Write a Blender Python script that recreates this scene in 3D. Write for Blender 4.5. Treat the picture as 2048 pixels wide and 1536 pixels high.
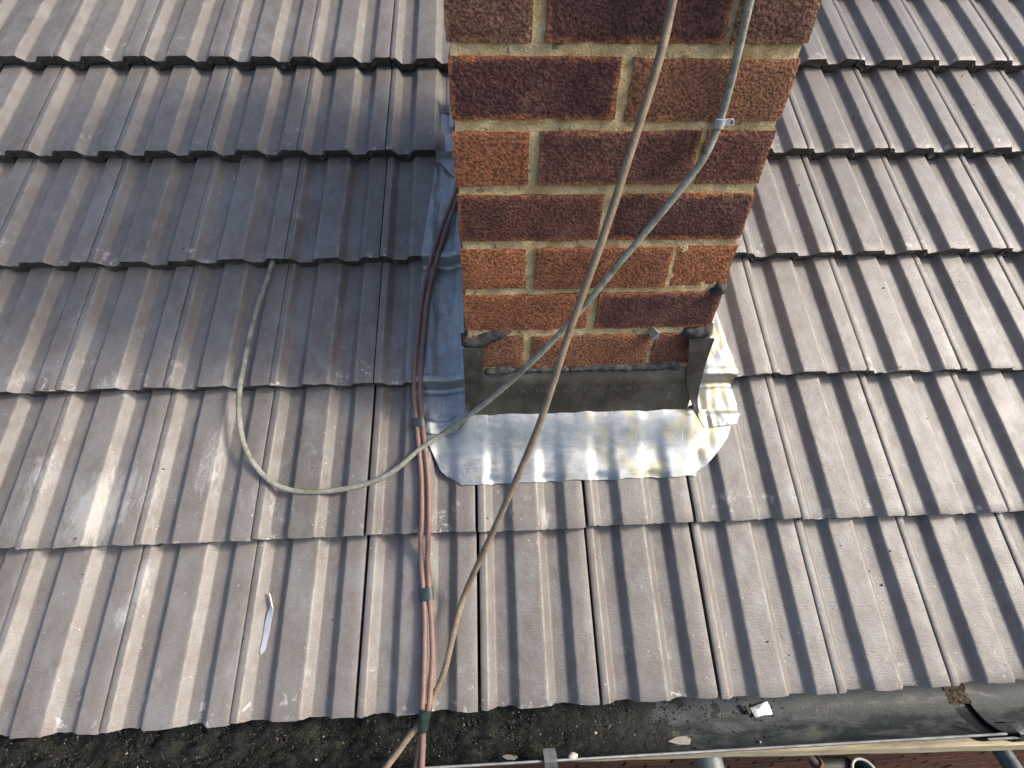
import bpy, bmesh, math, random
from mathutils import Vector, Matrix, noise

for o in list(bpy.data.objects):
    bpy.data.objects.remove(o, do_unlink=True)
SC = bpy.context.scene
COL = SC.collection
R = math.radians
random.seed(7)

# ------------------------------------------------------------------ camera
F = 947.47                                   # focal length in pixels of the 2048 wide photograph
CAM = Vector((-0.15944, -0.62734, 0.43067))
YAW, PIT, ROL = -0.05613, 0.71089, 0.01162
cy_, sy_, cp_, sp_ = math.cos(YAW), math.sin(YAW), math.cos(PIT), math.sin(PIT)
FW = Vector((-sy_*cp_, cy_*cp_, -sp_)); RT0 = Vector((cy_, sy_, 0)); UP0 = RT0.cross(FW)
RT = math.cos(ROL)*RT0 + math.sin(ROL)*UP0
UP = -math.sin(ROL)*RT0 + math.cos(ROL)*UP0
cd = bpy.data.cameras.new('camera'); cam = bpy.data.objects.new('camera', cd); COL.objects.link(cam)
cam.matrix_world = Matrix(((RT.x, UP.x, -FW.x, CAM.x), (RT.y, UP.y, -FW.y, CAM.y), (RT.z, UP.z, -FW.z, CAM.z), (0, 0, 0, 1)))
cd.sensor_width = 36; cd.lens = F/2048*36; cd.clip_start = 0.02; cd.clip_end = 600
SC.camera = cam

# ------------------------------------------------------------------ light
SUN_EL, SUN_AZ = R(39.5), R(-9)                # azimuth from +X, a little in front of the chimney face
w = bpy.data.worlds.new('World'); SC.world = w; w.use_nodes = True
nt = w.node_tree; bg = nt.nodes['Background']
sky = nt.nodes.new('ShaderNodeTexSky'); sky.sky_type = 'NISHITA'; sky.sun_disc = False
sky.sun_elevation = SUN_EL; sky.sun_rotation = R(90) - SUN_AZ
nt.links.new(sky.outputs[0], bg.inputs[0]); bg.inputs[1].default_value = 0.15
sky.air_density = 0.8; sky.dust_density = 3.5; sky.ozone_density = 0.4
sl = bpy.data.lights.new('sun', 'SUN'); sun = bpy.data.objects.new('sun', sl); COL.objects.link(sun)
sl.energy = 2.0; sl.angle = R(10); sl.color = (1.0, 0.93, 0.82)
sd = Vector((math.cos(SUN_EL)*math.cos(SUN_AZ), math.cos(SUN_EL)*math.sin(SUN_AZ), math.sin(SUN_EL)))
sun.rotation_euler = sd.to_track_quat('Z', 'Y').to_euler(); sun.location = sd*6
vs = SC.view_settings
vs.view_transform = 'Standard'; vs.look = 'None'; vs.gamma = 1; vs.use_curve_mapping = False; vs.exposure = 1.06

# ------------------------------------------------------------------ frames of reference
PR = 0.56519                                 # roof pitch
S_ = Vector((0, math.cos(PR), math.sin(PR))); N_ = Vector((0, -math.sin(PR), math.cos(PR)))
O_ = Vector((0, 0, -0.18135)); X_ = Vector((1, 0, 0))
ROWS = [1.4030, 1.1360, 0.86883, 0.60223, 0.33272, 0.06534, -0.20662, -0.47413]   # lower edge of each course of tiles
TX0, TW = -0.38095, 0.19118
DROP = 0.0265
ROOFM = Matrix(((1, 0, 0, O_.x), (0, S_.y, N_.y, O_.y), (0, S_.z, N_.z, O_.z), (0, 0, 0, 1)))
def rp(u, s, n=0.0): return O_ + X_*u + S_*s + N_*n
def ray(x, y): return RT*((x-1024)/F) - UP*((y-768)/F) + FW
def on_roof(x, y, n=0.0):
    d = ray(x, y); t = ((O_+N_*n-CAM).dot(N_))/d.dot(N_); P = CAM+d*t
    return P.x, (P-O_).dot(S_)
def on_face(x, y, off=0.0):
    d = ray(x, y); t = (-off-CAM.y)/d.y; return CAM+d*t
def on_z(x, y, z):
    d = ray(x, y); t = (z-CAM.z)/d.z; return CAM+d*t
def depth(P): return (P-CAM).dot(FW)
def at_depth(x, y, t): return CAM+ray(x, y)*t

def nz(x, y, z, sc=1.0, oct=2): return noise.fractal(Vector((x*sc, y*sc, z*sc)), 0.6, 2.0, oct)

# ------------------------------------------------------------------ linking helpers
def put(name, verts, faces, m, parent=None, smooth=None, attr=None):
    me = bpy.data.meshes.new(name); me.from_pydata([tuple(v) for v in verts], [], faces)
    me.validate(); me.update()
    if attr:
        for k, vals in attr.items():
            a = me.attributes.new(k, 'FLOAT', 'POINT'); a.data.foreach_set('value', vals)
    bm = bmesh.new(); bm.from_mesh(me); bmesh.ops.recalc_face_normals(bm, faces=bm.faces); bm.to_mesh(me); bm.free()
    if smooth is not None:
        me.shade_smooth()
        if smooth < 180: me.set_sharp_from_angle(angle=R(smooth))
    if m: me.materials.append(m)
    o = bpy.data.objects.new(name, me); COL.objects.link(o)
    if parent: o.parent = parent
    return o
def tag(o, label=None, cat=None, group=None, kind=None):
    if label: o['label'] = label
    if cat: o['category'] = cat
    if group: o['group'] = group
    if kind: o['kind'] = kind
    return o
def empty(name, loc):
    o = bpy.data.objects.new(name, None); o.empty_display_size = .05; o.location = loc; COL.objects.link(o); return o
def adopt(ch, par):
    ch.parent = par; ch.matrix_parent_inverse = Matrix.Translation(par.location).inverted() if par.type == 'EMPTY' else par.matrix_basis.inverted()
    return ch

class MB:
    def __init__(s): s.v = []; s.f = []
    def quadgrid(s, P):                      # P[i][j]
        n0 = len(s.v); a, b = len(P), len(P[0])
        for r in P: s.v += r
        for i in range(a-1):
            for j in range(b-1):
                s.f.append((n0+i*b+j, n0+i*b+j+1, n0+(i+1)*b+j+1, n0+(i+1)*b+j))
        return n0
    def box(s, c, d, M=None):
        n0 = len(s.v); c = Vector(c)
        for sx in (-1, 1):
            for sy in (-1, 1):
                for sz in (-1, 1):
                    q = Vector((sx*d[0]/2, sy*d[1]/2, sz*d[2]/2))
                    if M: q = M @ q
                    s.v.append(c+q)
        for f in ((0, 1, 3, 2), (4, 6, 7, 5), (0, 4, 5, 1), (2, 3, 7, 6), (0, 2, 6, 4), (1, 5, 7, 3)):
            s.f.append(tuple(n0+i for i in f))
    def tube(s, pts, rad, seg=12, cap=True):
        pts = [Vector(p) for p in pts]; n0 = len(s.v); k = len(pts)
        t0 = (pts[1]-pts[0]).normalized()
        a = t0.orthogonal().normalized()
        for i, p in enumerate(pts):
            t = (pts[min(i+1, k-1)]-pts[max(i-1, 0)]).normalized()
            a = (a - t*a.dot(t)).normalized(); b = t.cross(a)
            rr = rad(i/(k-1)) if callable(rad) else rad
            for j in range(seg):
                th = 2*math.pi*j/seg; s.v.append(p+(a*math.cos(th)+b*math.sin(th))*rr)
        for i in range(k-1):
            for j in range(seg):
                j2 = (j+1) % seg
                s.f.append((n0+i*seg+j, n0+i*seg+j2, n0+(i+1)*seg+j2, n0+(i+1)*seg+j))
        if cap:
            s.f.append(tuple(n0+j for j in range(seg))); s.f.append(tuple(n0+(k-1)*seg+j for j in range(seg)))
    def build(s, name, m, parent=None, smooth=None): return put(name, s.v, s.f, m, parent, smooth)

def catmull(pts, sub=10):
    P = [Vector(p) for p in pts]; P = [2*P[0]-P[1]] + P + [2*P[-1]-P[-2]]; out = []
    for i in range(1, len(P)-2):
        for q in range(sub):
            t = q/sub
            out.append(.5*((2*P[i]) + (P[i+1]-P[i-1])*t + (2*P[i-1]-5*P[i]+4*P[i+1]-P[i+2])*t*t + (3*P[i]-P[i-1]-3*P[i+1]+P[i+2])*t**3))
    out.append(P[-2]); return out
def interp(tab, x):
    tab = sorted(tab)
    if x <= tab[0][0]: return tab[0][1]
    for (a, va), (b, vb) in zip(tab, tab[1:]):
        if x <= b: return va+(vb-va)*(x-a)/(b-a)
    return tab[-1][1]
def sstep(a, b, x):
    t = min(1, max(0, (x-a)/(b-a))); return t*t*(3-2*t)

# ------------------------------------------------------------------ materials
class Mat:
    def __init__(s, name, rough=.6, metal=0.0, spec=.5):
        s.m = bpy.data.materials.new(name); s.m.use_nodes = True; s.t = s.m.node_tree
        s.b = s.t.nodes['Principled BSDF']; s.b.inputs['Roughness'].default_value = rough
        s.b.inputs['Metallic'].default_value = metal; s.b.inputs['Specular IOR Level'].default_value = spec
        s._pos = None
    def n(s, ty, **kw):
        nd = s.t.nodes.new(ty)
        for k, v in kw.items(): setattr(nd, k, v)
        return nd
    def l(s, a, b): s.t.links.new(a, b)
    def setin(s, sock, v):
        if hasattr(v, 'is_linked') or isinstance(v, bpy.types.NodeSocket): s.l(v, sock)
        else: sock.default_value = v
    def pos(s):                               # position in the roof's own frame (along, up the slope, outwards)
        if s._pos is None:
            g = s.n('ShaderNodeNewGeometry'); mp = s.n('ShaderNodeMapping', vector_type='TEXTURE')
            mp.inputs['Location'].default_value = O_; mp.inputs['Rotation'].default_value = (PR, 0, 0)
            s.l(g.outputs['Position'], mp.inputs['Vector']); s._pos = mp.outputs[0]
        return s._pos
    def wpos(s): return s.n('ShaderNodeNewGeometry').outputs['Position']
    def scl(s, vec, sc, loc=(0, 0, 0), rot=(0, 0, 0)):
        mp = s.n('ShaderNodeMapping'); mp.inputs['Scale'].default_value = sc; mp.inputs['Location'].default_value = loc
        mp.inputs['Rotation'].default_value = rot; s.l(vec, mp.inputs['Vector']); return mp.outputs[0]
    def noise(s, vec, sc, det=4, rough=.6, dist=0.0):
        nd = s.n('ShaderNodeTexNoise'); s.l(vec, nd.inputs['Vector']); nd.inputs['Scale'].default_value = sc
        nd.inputs['Detail'].default_value = det; nd.inputs['Roughness'].default_value = rough; nd.inputs['Distortion'].default_value = dist
        return nd.outputs[0]
    def vor(s, vec, sc, feat='F1', out=0):
        nd = s.n('ShaderNodeTexVoronoi', feature=feat); s.l(vec, nd.inputs['Vector']); nd.inputs['Scale'].default_value = sc
        return nd.outputs[out]
    def ramp(s, v, a, b, lo=0.0, hi=1.0):
        nd = s.n('ShaderNodeMapRange', interpolation_type='SMOOTHSTEP'); s.l(v, nd.inputs[0])
        for i, x in enumerate((a, b, lo, hi)): nd.inputs[i+1].default_value = x
        return nd.outputs[0]
    def math(s, op, a, b=0.0):
        nd = s.n('ShaderNodeMath', operation=op); s.setin(nd.inputs[0], a); s.setin(nd.inputs[1], b); return nd.outputs[0]
    def mul(s, a, b): return s.math('MULTIPLY', a, b)
    def add(s, a, b): return s.math('ADD', a, b)
    def mix(s, fac, a, b, mode='MIX'):
        nd = s.n('ShaderNodeMix', data_type='RGBA', blend_type=mode); s.setin(nd.inputs[0], fac)
        for i, c in ((6, a), (7, b)):
            if isinstance(c, tuple): nd.inputs[i].default_value = (*c[:3], 1)
            else: s.l(c, nd.inputs[i])
        return nd.outputs[2]
    def gray(s, c, fac):                      # multiply a colour by a scalar socket
        nd = s.n('ShaderNodeVectorMath', operation='SCALE')
        if isinstance(c, tuple): nd.inputs[0].default_value = c[:3]
        else: s.l(c, nd.inputs[0])
        s.setin(nd.inputs['Scale'], fac); return nd.outputs[0]
    def color(s, c): s.setin(s.b.inputs['Base Color'], (*c, 1) if isinstance(c, tuple) else c)
    def rough(s, v): s.setin(s.b.inputs['Roughness'], v)
    def bump(s, h, dist=.001, strength=1.0, prev=None):
        nd = s.n('ShaderNodeBump'); nd.inputs['Strength'].default_value = strength; nd.inputs['Distance'].default_value = dist
        s.l(h, nd.inputs['Height'])
        if prev: s.l(prev, nd.inputs['Normal'])
        s.l(nd.outputs[0], s.b.inputs['Normal']); return nd.outputs[0]
    def attr(s, name): return s.n('ShaderNodeAttribute', attribute_name=name).outputs['Fac']
    def objrand(s): return s.n('ShaderNodeObjectInfo').outputs['Random']
    def objcol(s):
        o = s.n('ShaderNodeObjectInfo'); sp = s.n('ShaderNodeSeparateColor'); s.l(o.outputs['Color'], sp.inputs[0]); return sp.outputs
    def scl_x(s, v):
        sp = s.n('ShaderNodeSeparateXYZ'); s.l(v, sp.inputs[0]); return sp.outputs[0]
    def blob(s, cu, cs, ru, rs):              # soft ellipse round a place on the roof, 1 in the middle
        d = s.n('ShaderNodeVectorMath', operation='SUBTRACT'); s.l(s.pos(), d.inputs[0]); d.inputs[1].default_value = (cu, cs, 0)
        m_ = s.n('ShaderNodeVectorMath', operation='MULTIPLY'); s.l(d.outputs[0], m_.inputs[0]); m_.inputs[1].default_value = (1/ru, 1/rs, 0)
        ln = s.n('ShaderNodeVectorMath', operation='LENGTH'); s.l(m_.outputs[0], ln.inputs[0])
        return s.ramp(ln.outputs['Value'], 1.0, 0.1)

def mat_tile():
    M = Mat('concrete_tile', .45, 0, .55); p = M.pos()
    big = M.noise(p, 5.5, 3, .6); mid = M.noise(M.scl(p, (1, .6, 1)), 38, 5, .65); fine = M.noise(p, 420, 3, .7)
    c = M.mix(M.ramp(big, .3, .7), (.116, .099, .088), (.143, .127, .113))
    c = M.mix(M.ramp(mid, .35, .72), c, (.160, .150, .138))
    c = M.gray(c, M.ramp(fine, .25, .75, .87, 1.13))
    c = M.gray(c, M.ramp(M.objrand(), 0, 1, .86, 1.12))
    lf = M.ramp(M.scl_x(p), .25, -.45, .12, 1.0)
    # grey bloom, cement splashes and scuffs
    bl = M.mul(M.ramp(M.noise(p, 9, 5, .7, .6), .50, .68), M.mul(lf, .5)); c = M.mix(bl, c, (.195, .195, .195))
    spl = M.ramp(M.noise(M.scl(p, (1, .45, 1)), 26, 6, .72, 1.0), .66, .74); c = M.mix(M.mul(M.mul(spl, .45), lf), c, (.40, .385, .36))
    wear = M.attr('wear')
    wn = M.mul(wear, M.ramp(M.noise(p, 30, 4, .7), .35, .7)); c = M.mix(M.mul(wn, .45), c, (.40, .37, .33))
    foot = M.mul(M.mul(M.attr('foot'), M.ramp(M.noise(p, 52, 5, .7, .5), .57, .64)), M.ramp(M.noise(p, 11, 2), .50, .60)); c = M.mix(M.mul(foot, .75), c, (.50, .49, .46))
    st = None
    for x, y, ru, rs, k in ((195, 1020, .05, .10, 1.0), (230, 770, .03, .035, .7), (415, 930, .03, .09, .8), (250, 990, .03, .09, .7), (75, 960, .03, .10, .7),
                            (300, 1000, .022, .07, .6), (270, 1170, .018, .07, .9), (240, 1230, .02, .03, .8), (310, 1350, .02, .03, .6), (160, 640, .03, .05, .5),
                            (620, 900, .04, .06, .45), (1090, 1035, .012, .03, 1.0), (500, 1000, .02, .05, .5), (40, 760, .03, .03, .7), (540, 1010, .012, .05, .6), (280, 655, .012, .03, .7), (595, 430, .012, .012, .8)):
        u, s = on_roof(x, y, -.01); b = M.mul(M.blob(u, s, ru*1.5, rs*1.4), k)
        st = b if st is None else M.math('MAXIMUM', st, b)
    smear = M.noise(M.scl(p, (1, .32, 1), rot=(0, 0, .25)), 85, 7, .78, .8)
    sm = M.ramp(M.add(M.mul(st, .41), smear), .66, .92); c = M.mix(M.mul(sm, .45), c, (.42, .415, .40))
    u, s = on_roof(195, 1020, -.01)
    ye = M.mul(M.blob(u, s, .03, .10), M.ramp(M.noise(M.scl(p, (1, .25, 1)), 85, 6, .75, .6), .50, .62)); c = M.mix(M.mul(ye, .28), c, (.46, .42, .27))
    sp = M.ramp(M.vor(p, 95), .13, .07); rare = M.ramp(M.noise(p, 60, 2), .58, .62); c = M.mix(M.mul(M.mul(sp, rare), .8), c, (.55, .53, .50))
    pit = M.ramp(M.vor(M.scl(p, (1, 1, 1), (3.3, 1.7, 0)), 130), .14, .08); c = M.mix(M.mul(M.mul(pit, M.ramp(M.noise(p, 45, 2), .55, .6)), .8), c, (.03, .028, .026))
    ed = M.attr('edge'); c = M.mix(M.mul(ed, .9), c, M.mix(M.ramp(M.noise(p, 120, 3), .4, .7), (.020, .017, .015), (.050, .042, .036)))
    M.color(c); M.rough(M.ramp(mid, .3, .7, .52, .40))
    b1 = M.bump(M.noise(p, 520, 3, .7), .0012, .6)
    b2 = M.bump(M.noise(M.scl(p, (1, 2.6, 1)), 120, 3, .6), .0015, .4, b1)
    M.bump(M.noise(p, 22, 2), .004, .3, b2)
    return M.m

def mat_brick(name='brick_face', lit=1.0):
    M = Mat(name, .85, 0, .25); p = M.wpos(); oc = M.objcol()
    worm = M.noise(M.scl(p, (1, 1, 1.25)), 235, 1.5, .5, 0); fine = M.noise(p, 600, 2, .6); mid = M.noise(p, 30, 4, .65)
    e = M.attr('edge')                         # 0 at the arrises, 1 in the middle of the face
    core = M.ramp(M.add(e, M.mul(M.add(mid, -.5), 1.2)), .0, .46)
    dark = M.mul(core, oc[0])
    org = M.mix(oc[1], (.165, .070, .042), (.285, .108, .046)); org = M.mix(oc[2], org, (.215, .150, .085))
    drk = M.mix(M.ramp(mid, .3, .7), (.046, .020, .021), (.085, .036, .030))
    c = M.mix(dark, org, drk)
    c = M.mix(M.mul(M.ramp(M.noise(p, 13, 4, .7), .54, .70), .18), c, (.25, .165, .09))
    c = M.gray(c, M.ramp(worm, .33, .66, .56, 1.36)); c = M.gray(c, M.ramp(fine, .3, .7, .75, 1.25))
    c = M.mix(M.mul(M.ramp(M.noise(M.scl(p, (1, 1, 1), (4, 2, 1)), 40, 5, .8), .68, .78), .4), c, (.27, .24, .21))
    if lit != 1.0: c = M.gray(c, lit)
    M.color(c)
    b = M.bump(worm, .0026, .85); b = M.bump(M.noise(p, 380, 3, .7), .0016, .8, b); M.bump(fine, .001, .6, b)
    return M.m

def mat_mortar():
    M = Mat('sand_mortar', .92, 0, .15); p = M.wpos()
    a = M.noise(p, 45, 5, .7); f = M.noise(p, 520, 3, .75)
    c = M.mix(M.ramp(a, .35, .65), (.54, .39, .19), (.68, .55, .33))
    c = M.mix(M.ramp(M.noise(p, 17, 4, .7), .5, .66), c, (.44, .36, .23))
    c = M.gray(c, M.ramp(f, .3, .7, .75, 1.2))
    c = M.mix(M.mul(M.ramp(M.noise(p, 70, 3), .64, .7), .7), c, (.10, .09, .06))
    M.color(c); b = M.bump(f, .002, .9); M.bump(M.noise(p, 130, 4, .7), .004, .8, b)
    return M.m

def mat_fresh_mortar():
    M = Mat('fresh_grey_mortar', .8, 0, .3); p = M.wpos(); f = M.noise(p, 300, 4, .7)
    c = M.mix(M.ramp(M.noise(p, 50, 4, .7), .35, .68), (.028, .027, .026), (.068, .065, .061)); c = M.gray(c, M.ramp(f, .3, .7, .7, 1.25))
    M.color(c); b = M.bump(f, .002, .8); M.bump(M.noise(p, 90, 3), .004, .7, b); return M.m

def mat_lead(name='lead_sheet', shaded=False):
    M = Mat(name, .40, .80, .5); p = M.pos()
    a = M.noise(p, 11, 4, .65, .5); b_ = M.noise(M.scl(p, (1, 3.0, 1)), 40, 5, .7, .4)
    c = M.mix(M.ramp(a, .32, .68), (.24, .265, .275), (.35, .37, .375))
    c = M.mix(M.mul(M.ramp(b_, .45, .7), .55), c, (.41, .42, .425))
    if not shaded:
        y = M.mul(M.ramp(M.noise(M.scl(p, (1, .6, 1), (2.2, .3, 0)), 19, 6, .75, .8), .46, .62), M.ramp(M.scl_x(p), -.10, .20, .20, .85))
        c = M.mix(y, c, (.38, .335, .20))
        c = M.mix(M.mul(M.ramp(M.noise(M.scl(p, (1, .5, 1), (7, 1, 0)), 22, 4, .7), .58, .68), .6), c, (.20, .22, .26))
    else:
        c = M.mix(M.ramp(M.noise(p, 16, 3), .4, .6), (.085, .078, .068), (.13, .122, .110))  # upright front lead: its shade is put into a darker colour
    sc = M.ramp(M.noise(M.scl(p, (.25, 6, 1)), 90, 3, .6), .62, .68); c = M.mix(M.mul(sc, .5), c, (.20, .20, .21))
    sc2 = M.ramp(M.noise(M.scl(p, (5, .3, 1), rot=(0, 0, .5)), 60, 3, .6), .68, .72); c = M.mix(M.mul(sc2, .35), c, (.80, .80, .80))
    M.color(c); M.rough(M.ramp(b_, .3, .7, .42, .54))
    h = M.bump(M.noise(p, 22, 2, .5), .004, .25); M.bump(M.noise(M.scl(p, (1, 4, 1)), 260, 3, .6), .0008, .5, h)
    return M.m

def mat_cable(name, c1, c2, c3, rough=.5, sc=60):
    M = Mat(name, rough, 0, .22); p = M.wpos()
    c = M.mix(M.ramp(M.noise(p, sc, 4, .7), .35, .65), c1, c2); c = M.mix(M.ramp(M.noise(p, sc*.45, 4, .7), .52, .66), c, c3)
    c = M.gray(c, M.ramp(M.noise(p, 500, 2), .3, .7, .8, 1.2)); M.color(c); M.bump(M.noise(p, 350, 2), .0006, .6); return M.m

def mat_plain(name, c, rough=.5, metal=0.0, var=.25, sc=60, bump=.0006):
    M = Mat(name, rough, metal, .5); p = M.wpos()
    M.color(M.gray(c, M.ramp(M.noise(p, sc, 5, .7), .3, .7, 1-var, 1+var)))
    M.bump(M.noise(p, sc*5, 3), bump, .7); return M.m

def mat_gutter():
    M = Mat('black_plastic_gutter', .5, 0, .4); p = M.wpos()
    dust = M.noise(M.scl(p, (.5, 1.6, 1)), 32, 5, .7, .4)
    c = M.mix(M.ramp(dust, .38, .70), (.024, .030, .033), (.075, .085, .086))
    c = M.mix(M.mul(M.ramp(M.noise(p, 13, 5, .7), .55, .66), .6), c, (.12, .115, .095))
    c = M.gray(c, M.ramp(M.noise(p, 420, 3, .7), .3, .7, .7, 1.35))
    M.color(c); M.rough(M.ramp(dust, .35, .65, .48, .75)); M.bump(M.noise(p, 300, 3), .0008, .6); return M.m

def mat_dirt():
    M = Mat('gutter_silt', .95, 0, .15); p = M.wpos()
    c = M.mix(M.ramp(M.noise(p, 60, 5, .75), .35, .65), (.006, .007, .008), (.024, .025, .024))
    c = M.mix(M.ramp(M.noise(p, 25, 4, .7), .52, .66), c, (.036, .040, .028))
    c = M.mix(M.ramp(M.noise(p, 240, 2), .66, .74), c, (.13, .125, .10))
    c = M.mix(M.ramp(M.scl_x(p), -.12, .22), c, (.050, .052, .047))
    M.color(c); b = M.bump(M.noise(p, 200, 4, .8), .004, .8); M.bump(M.noise(p, 60, 3), .01, .6, b); return M.m

def mat_wood():
    M = Mat('scaffold_timber', .75, 0, .3); p = M.wpos()
    g = M.noise(M.scl(p, (1.2, 22, 22)), 9, 5, .7, .6)
    c = M.mix(M.ramp(g, .35, .65), (.36, .29, .17), (.58, .50, .34)); c = M.mix(M.mul(M.ramp(M.noise(p, 12, 4, .7), .5, .65), .5), c, (.27, .24, .19))
    M.color(c); M.bump(g, .002, .6); return M.m

TILE = mat_tile(); BRICK = mat_brick(); MORTAR = mat_mortar(); FRESH = mat_fresh_mortar(); LEAD = mat_lead(); LEAD_SHADED = mat_lead('shaded_lead_sheet', True)
GUT = mat_gutter(); DIRT = mat_dirt(); WOOD = mat_wood()
GALV = mat_plain('galvanised_tube', (.20, .22, .23), .5, .5, .3, 70)
DARKTUBE = mat_plain('shaded_tube', (.10, .12, .12), .55, .4, .3, 70)  # galvanised colour darkened to stand for shade
RUST = mat_plain('rusty_steel', (.16, .085, .05), .7, .4, .4, 140, .002)
PVC = mat_plain('black_plastic', (.022, .024, .027), .35, 0, .2, 60)
GREYP = mat_plain('grey_plastic', (.30, .31, .32), .5, 0, .15, 60)
DECK = mat_plain('roofing_felt', (.012, .012, .012), .95, 0, .2, 60)
TAPE = mat_plain('black_tape', (.020, .032, .030), .38, 0, .3, 90)
STONE = mat_plain('pale_stone', (.42, .38, .30), .8, 0, .3, 200, .002)
LEAF = mat_plain('dry_leaf', (.42, .40, .34), .7, 0, .2, 120)
BARK = mat_plain('dark_crumb', (.030, .026, .022), .9, 0, .4, 200, .003)
COPPER = mat_cable('brown_cable_sheath', (.165, .098, .080), (.200, .122, .100), (.180, .114, .095), .42)
BEIGE = mat_cable('weathered_brown_cable', (.150, .112, .078), (.205, .160, .115), (.130, .115, .070), .6)
GREYC = mat_cable('grey_green_cable', (.160, .160, .132), (.265, .265, .228), (.120, .125, .080), .8)
PAINT = mat_plain('fascia_paint', (.60, .58, .53), .5, 0, .1, 30)

# ------------------------------------------------------------------ ground, far below
M = Mat('ground', .95, 0, .2); p = M.wpos()
M.color(M.mix(M.ramp(M.noise(p, .6, 5, .6), .4, .6), (.070, .066, .056), (.050, .065, .030))); M.bump(M.noise(p, 6, 4), .03, .5)
G = put('ground', [(-250, -250, -5.2), (250, -250, -5.2), (250, 250, -5.2), (-250, 250, -5.2)], [(0, 1, 2, 3)], M.m)
tag(G, 'garden ground far below the eaves', kind='structure')

# ------------------------------------------------------------------ roof tiles
PROF = [(0.0, 0), (.0118, 0), (.0242, -.0138), (.0490, -.0138), (.0614, 0), (.1065, 0), (.1192, -.0138), (.1425, -.0138), (.1560, 0), (.2, 0)]
def prof_sharp(x): return interp(PROF, x)
def prof(x):
    h = .0016
    return sum(prof_sharp(x+d*h)*k for d, k in ((-1, .25), (-.5, .25), (0, .2), (.5, .15), (1, .15)))
XS = sorted(set([.0009, .0016, .006, .0092, .0108, .0118, .0128, .0145, .018, .0215, .0232, .0242, .0256, .028, .036, .045, .0476, .0490, .0502, .052, .055, .0585, .0602, .0614, .0626, .066, .084,
             .1015, .1053, .1065, .1076, .1095, .113, .1165, .1182, .1192, .1205, .123, .131, .139, .1412, .1425, .1438, .146, .149, .153, .1548, .1560, .1572, .160, .174, .186, .1886, .1893]))
TLEN, TTH = .340, .0232
def tile_mesh(seed, x0=0.0, x1=.1893, y0=0.0, y1=TLEN):
    xs = [x for x in XS if x0+.0012 < x < x1-.0012]; xs = [x0] + xs + [x1]
    rnd = random.Random(seed); o1, o2 = rnd.random()*50, rnd.random()*50
    ys = [y0, y0+.004, y0+.02, y0+.09, y0+.18, y1]
    V = []; wear = []; edge = []; foot = []
    fall = lambda y: -DROP*y/.2675
    def push(x, y, n, w=0, e=0, f=0): V.append((x, y, n)); wear.append(w); edge.append(e); foot.append(f); return len(V)-1
    def w_of(x): return max(0, 1-min(abs(x-q) for q in (.0118, .0614, .1065, .1560))/.0022)
    top = []
    for j, y in enumerate(ys):
        row = []
        for i, x in enumerate(xs):
            n = prof(x)+fall(y)
            if i in (0, len(xs)-1): n -= .0012
            jit = 0
            if j == 0: n -= .0018 + .0012*abs(nz(x, o1, 3, 60)); jit = .0021*nz(x, o1, 0, 75, 4)
            if j == 1: n -= .0004; jit = .0006*nz(x, o1, 0, 55, 3)
            n += .0006*nz(x, y, o2, 14)
            row.append(push(x, y+jit, n, w_of(x) if j else .4, 0, (1-sstep(.0, .055, y-y0))))
        top.append(row)
    F_ = []
    for j in range(len(ys)-1):
        for i in range(len(xs)-1):
            F_.append((top[j][i], top[j][i+1], top[j+1][i+1], top[j+1][i]))
    # broken lower edge, then the underside
    prev = top[0]
    for k, (dn, rough) in enumerate(((.004, .0026), (.011, .0058), (.018, .0060), (TTH, .0040))):
        row = []
        for x in xs:
            y = y0 + .0012 + rough*nz(x+k*.013, o2, k*1.7, 70, 3)
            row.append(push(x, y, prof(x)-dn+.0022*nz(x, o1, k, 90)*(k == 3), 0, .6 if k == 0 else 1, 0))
        for i in range(len(xs)-1): F_.append((prev[i+1], prev[i], row[i], row[i+1]))
        prev = row
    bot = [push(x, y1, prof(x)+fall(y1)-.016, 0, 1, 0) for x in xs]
    for i in range(len(xs)-1): F_.append((prev[i+1], prev[i], bot[i], bot[i+1])); F_.append((top[-1][i], top[-1][i+1], bot[i+1], bot[i]))
    for i in (0, len(xs)-1):                   # side walls
        side = [top[j][i] for j in range(len(ys))]
        F_.append(tuple(side + [bot[i], prev[i]]))
    me = bpy.data.meshes.new('roof_tile'); me.from_pydata(V, [], F_)
    for k, vals in (('wear', wear), ('edge', edge), ('foot', foot)):
        a = me.attributes.new(k, 'FLOAT', 'POINT'); a.data.foreach_set('value', vals)
    bm = bmesh.new(); bm.from_mesh(me); bmesh.ops.recalc_face_normals(bm, faces=bm.faces); bm.to_mesh(me); bm.free()
    me.shade_smooth(); me.set_sharp_from_angle(angle=R(38)); me.materials.append(TILE)
    return me

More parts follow.
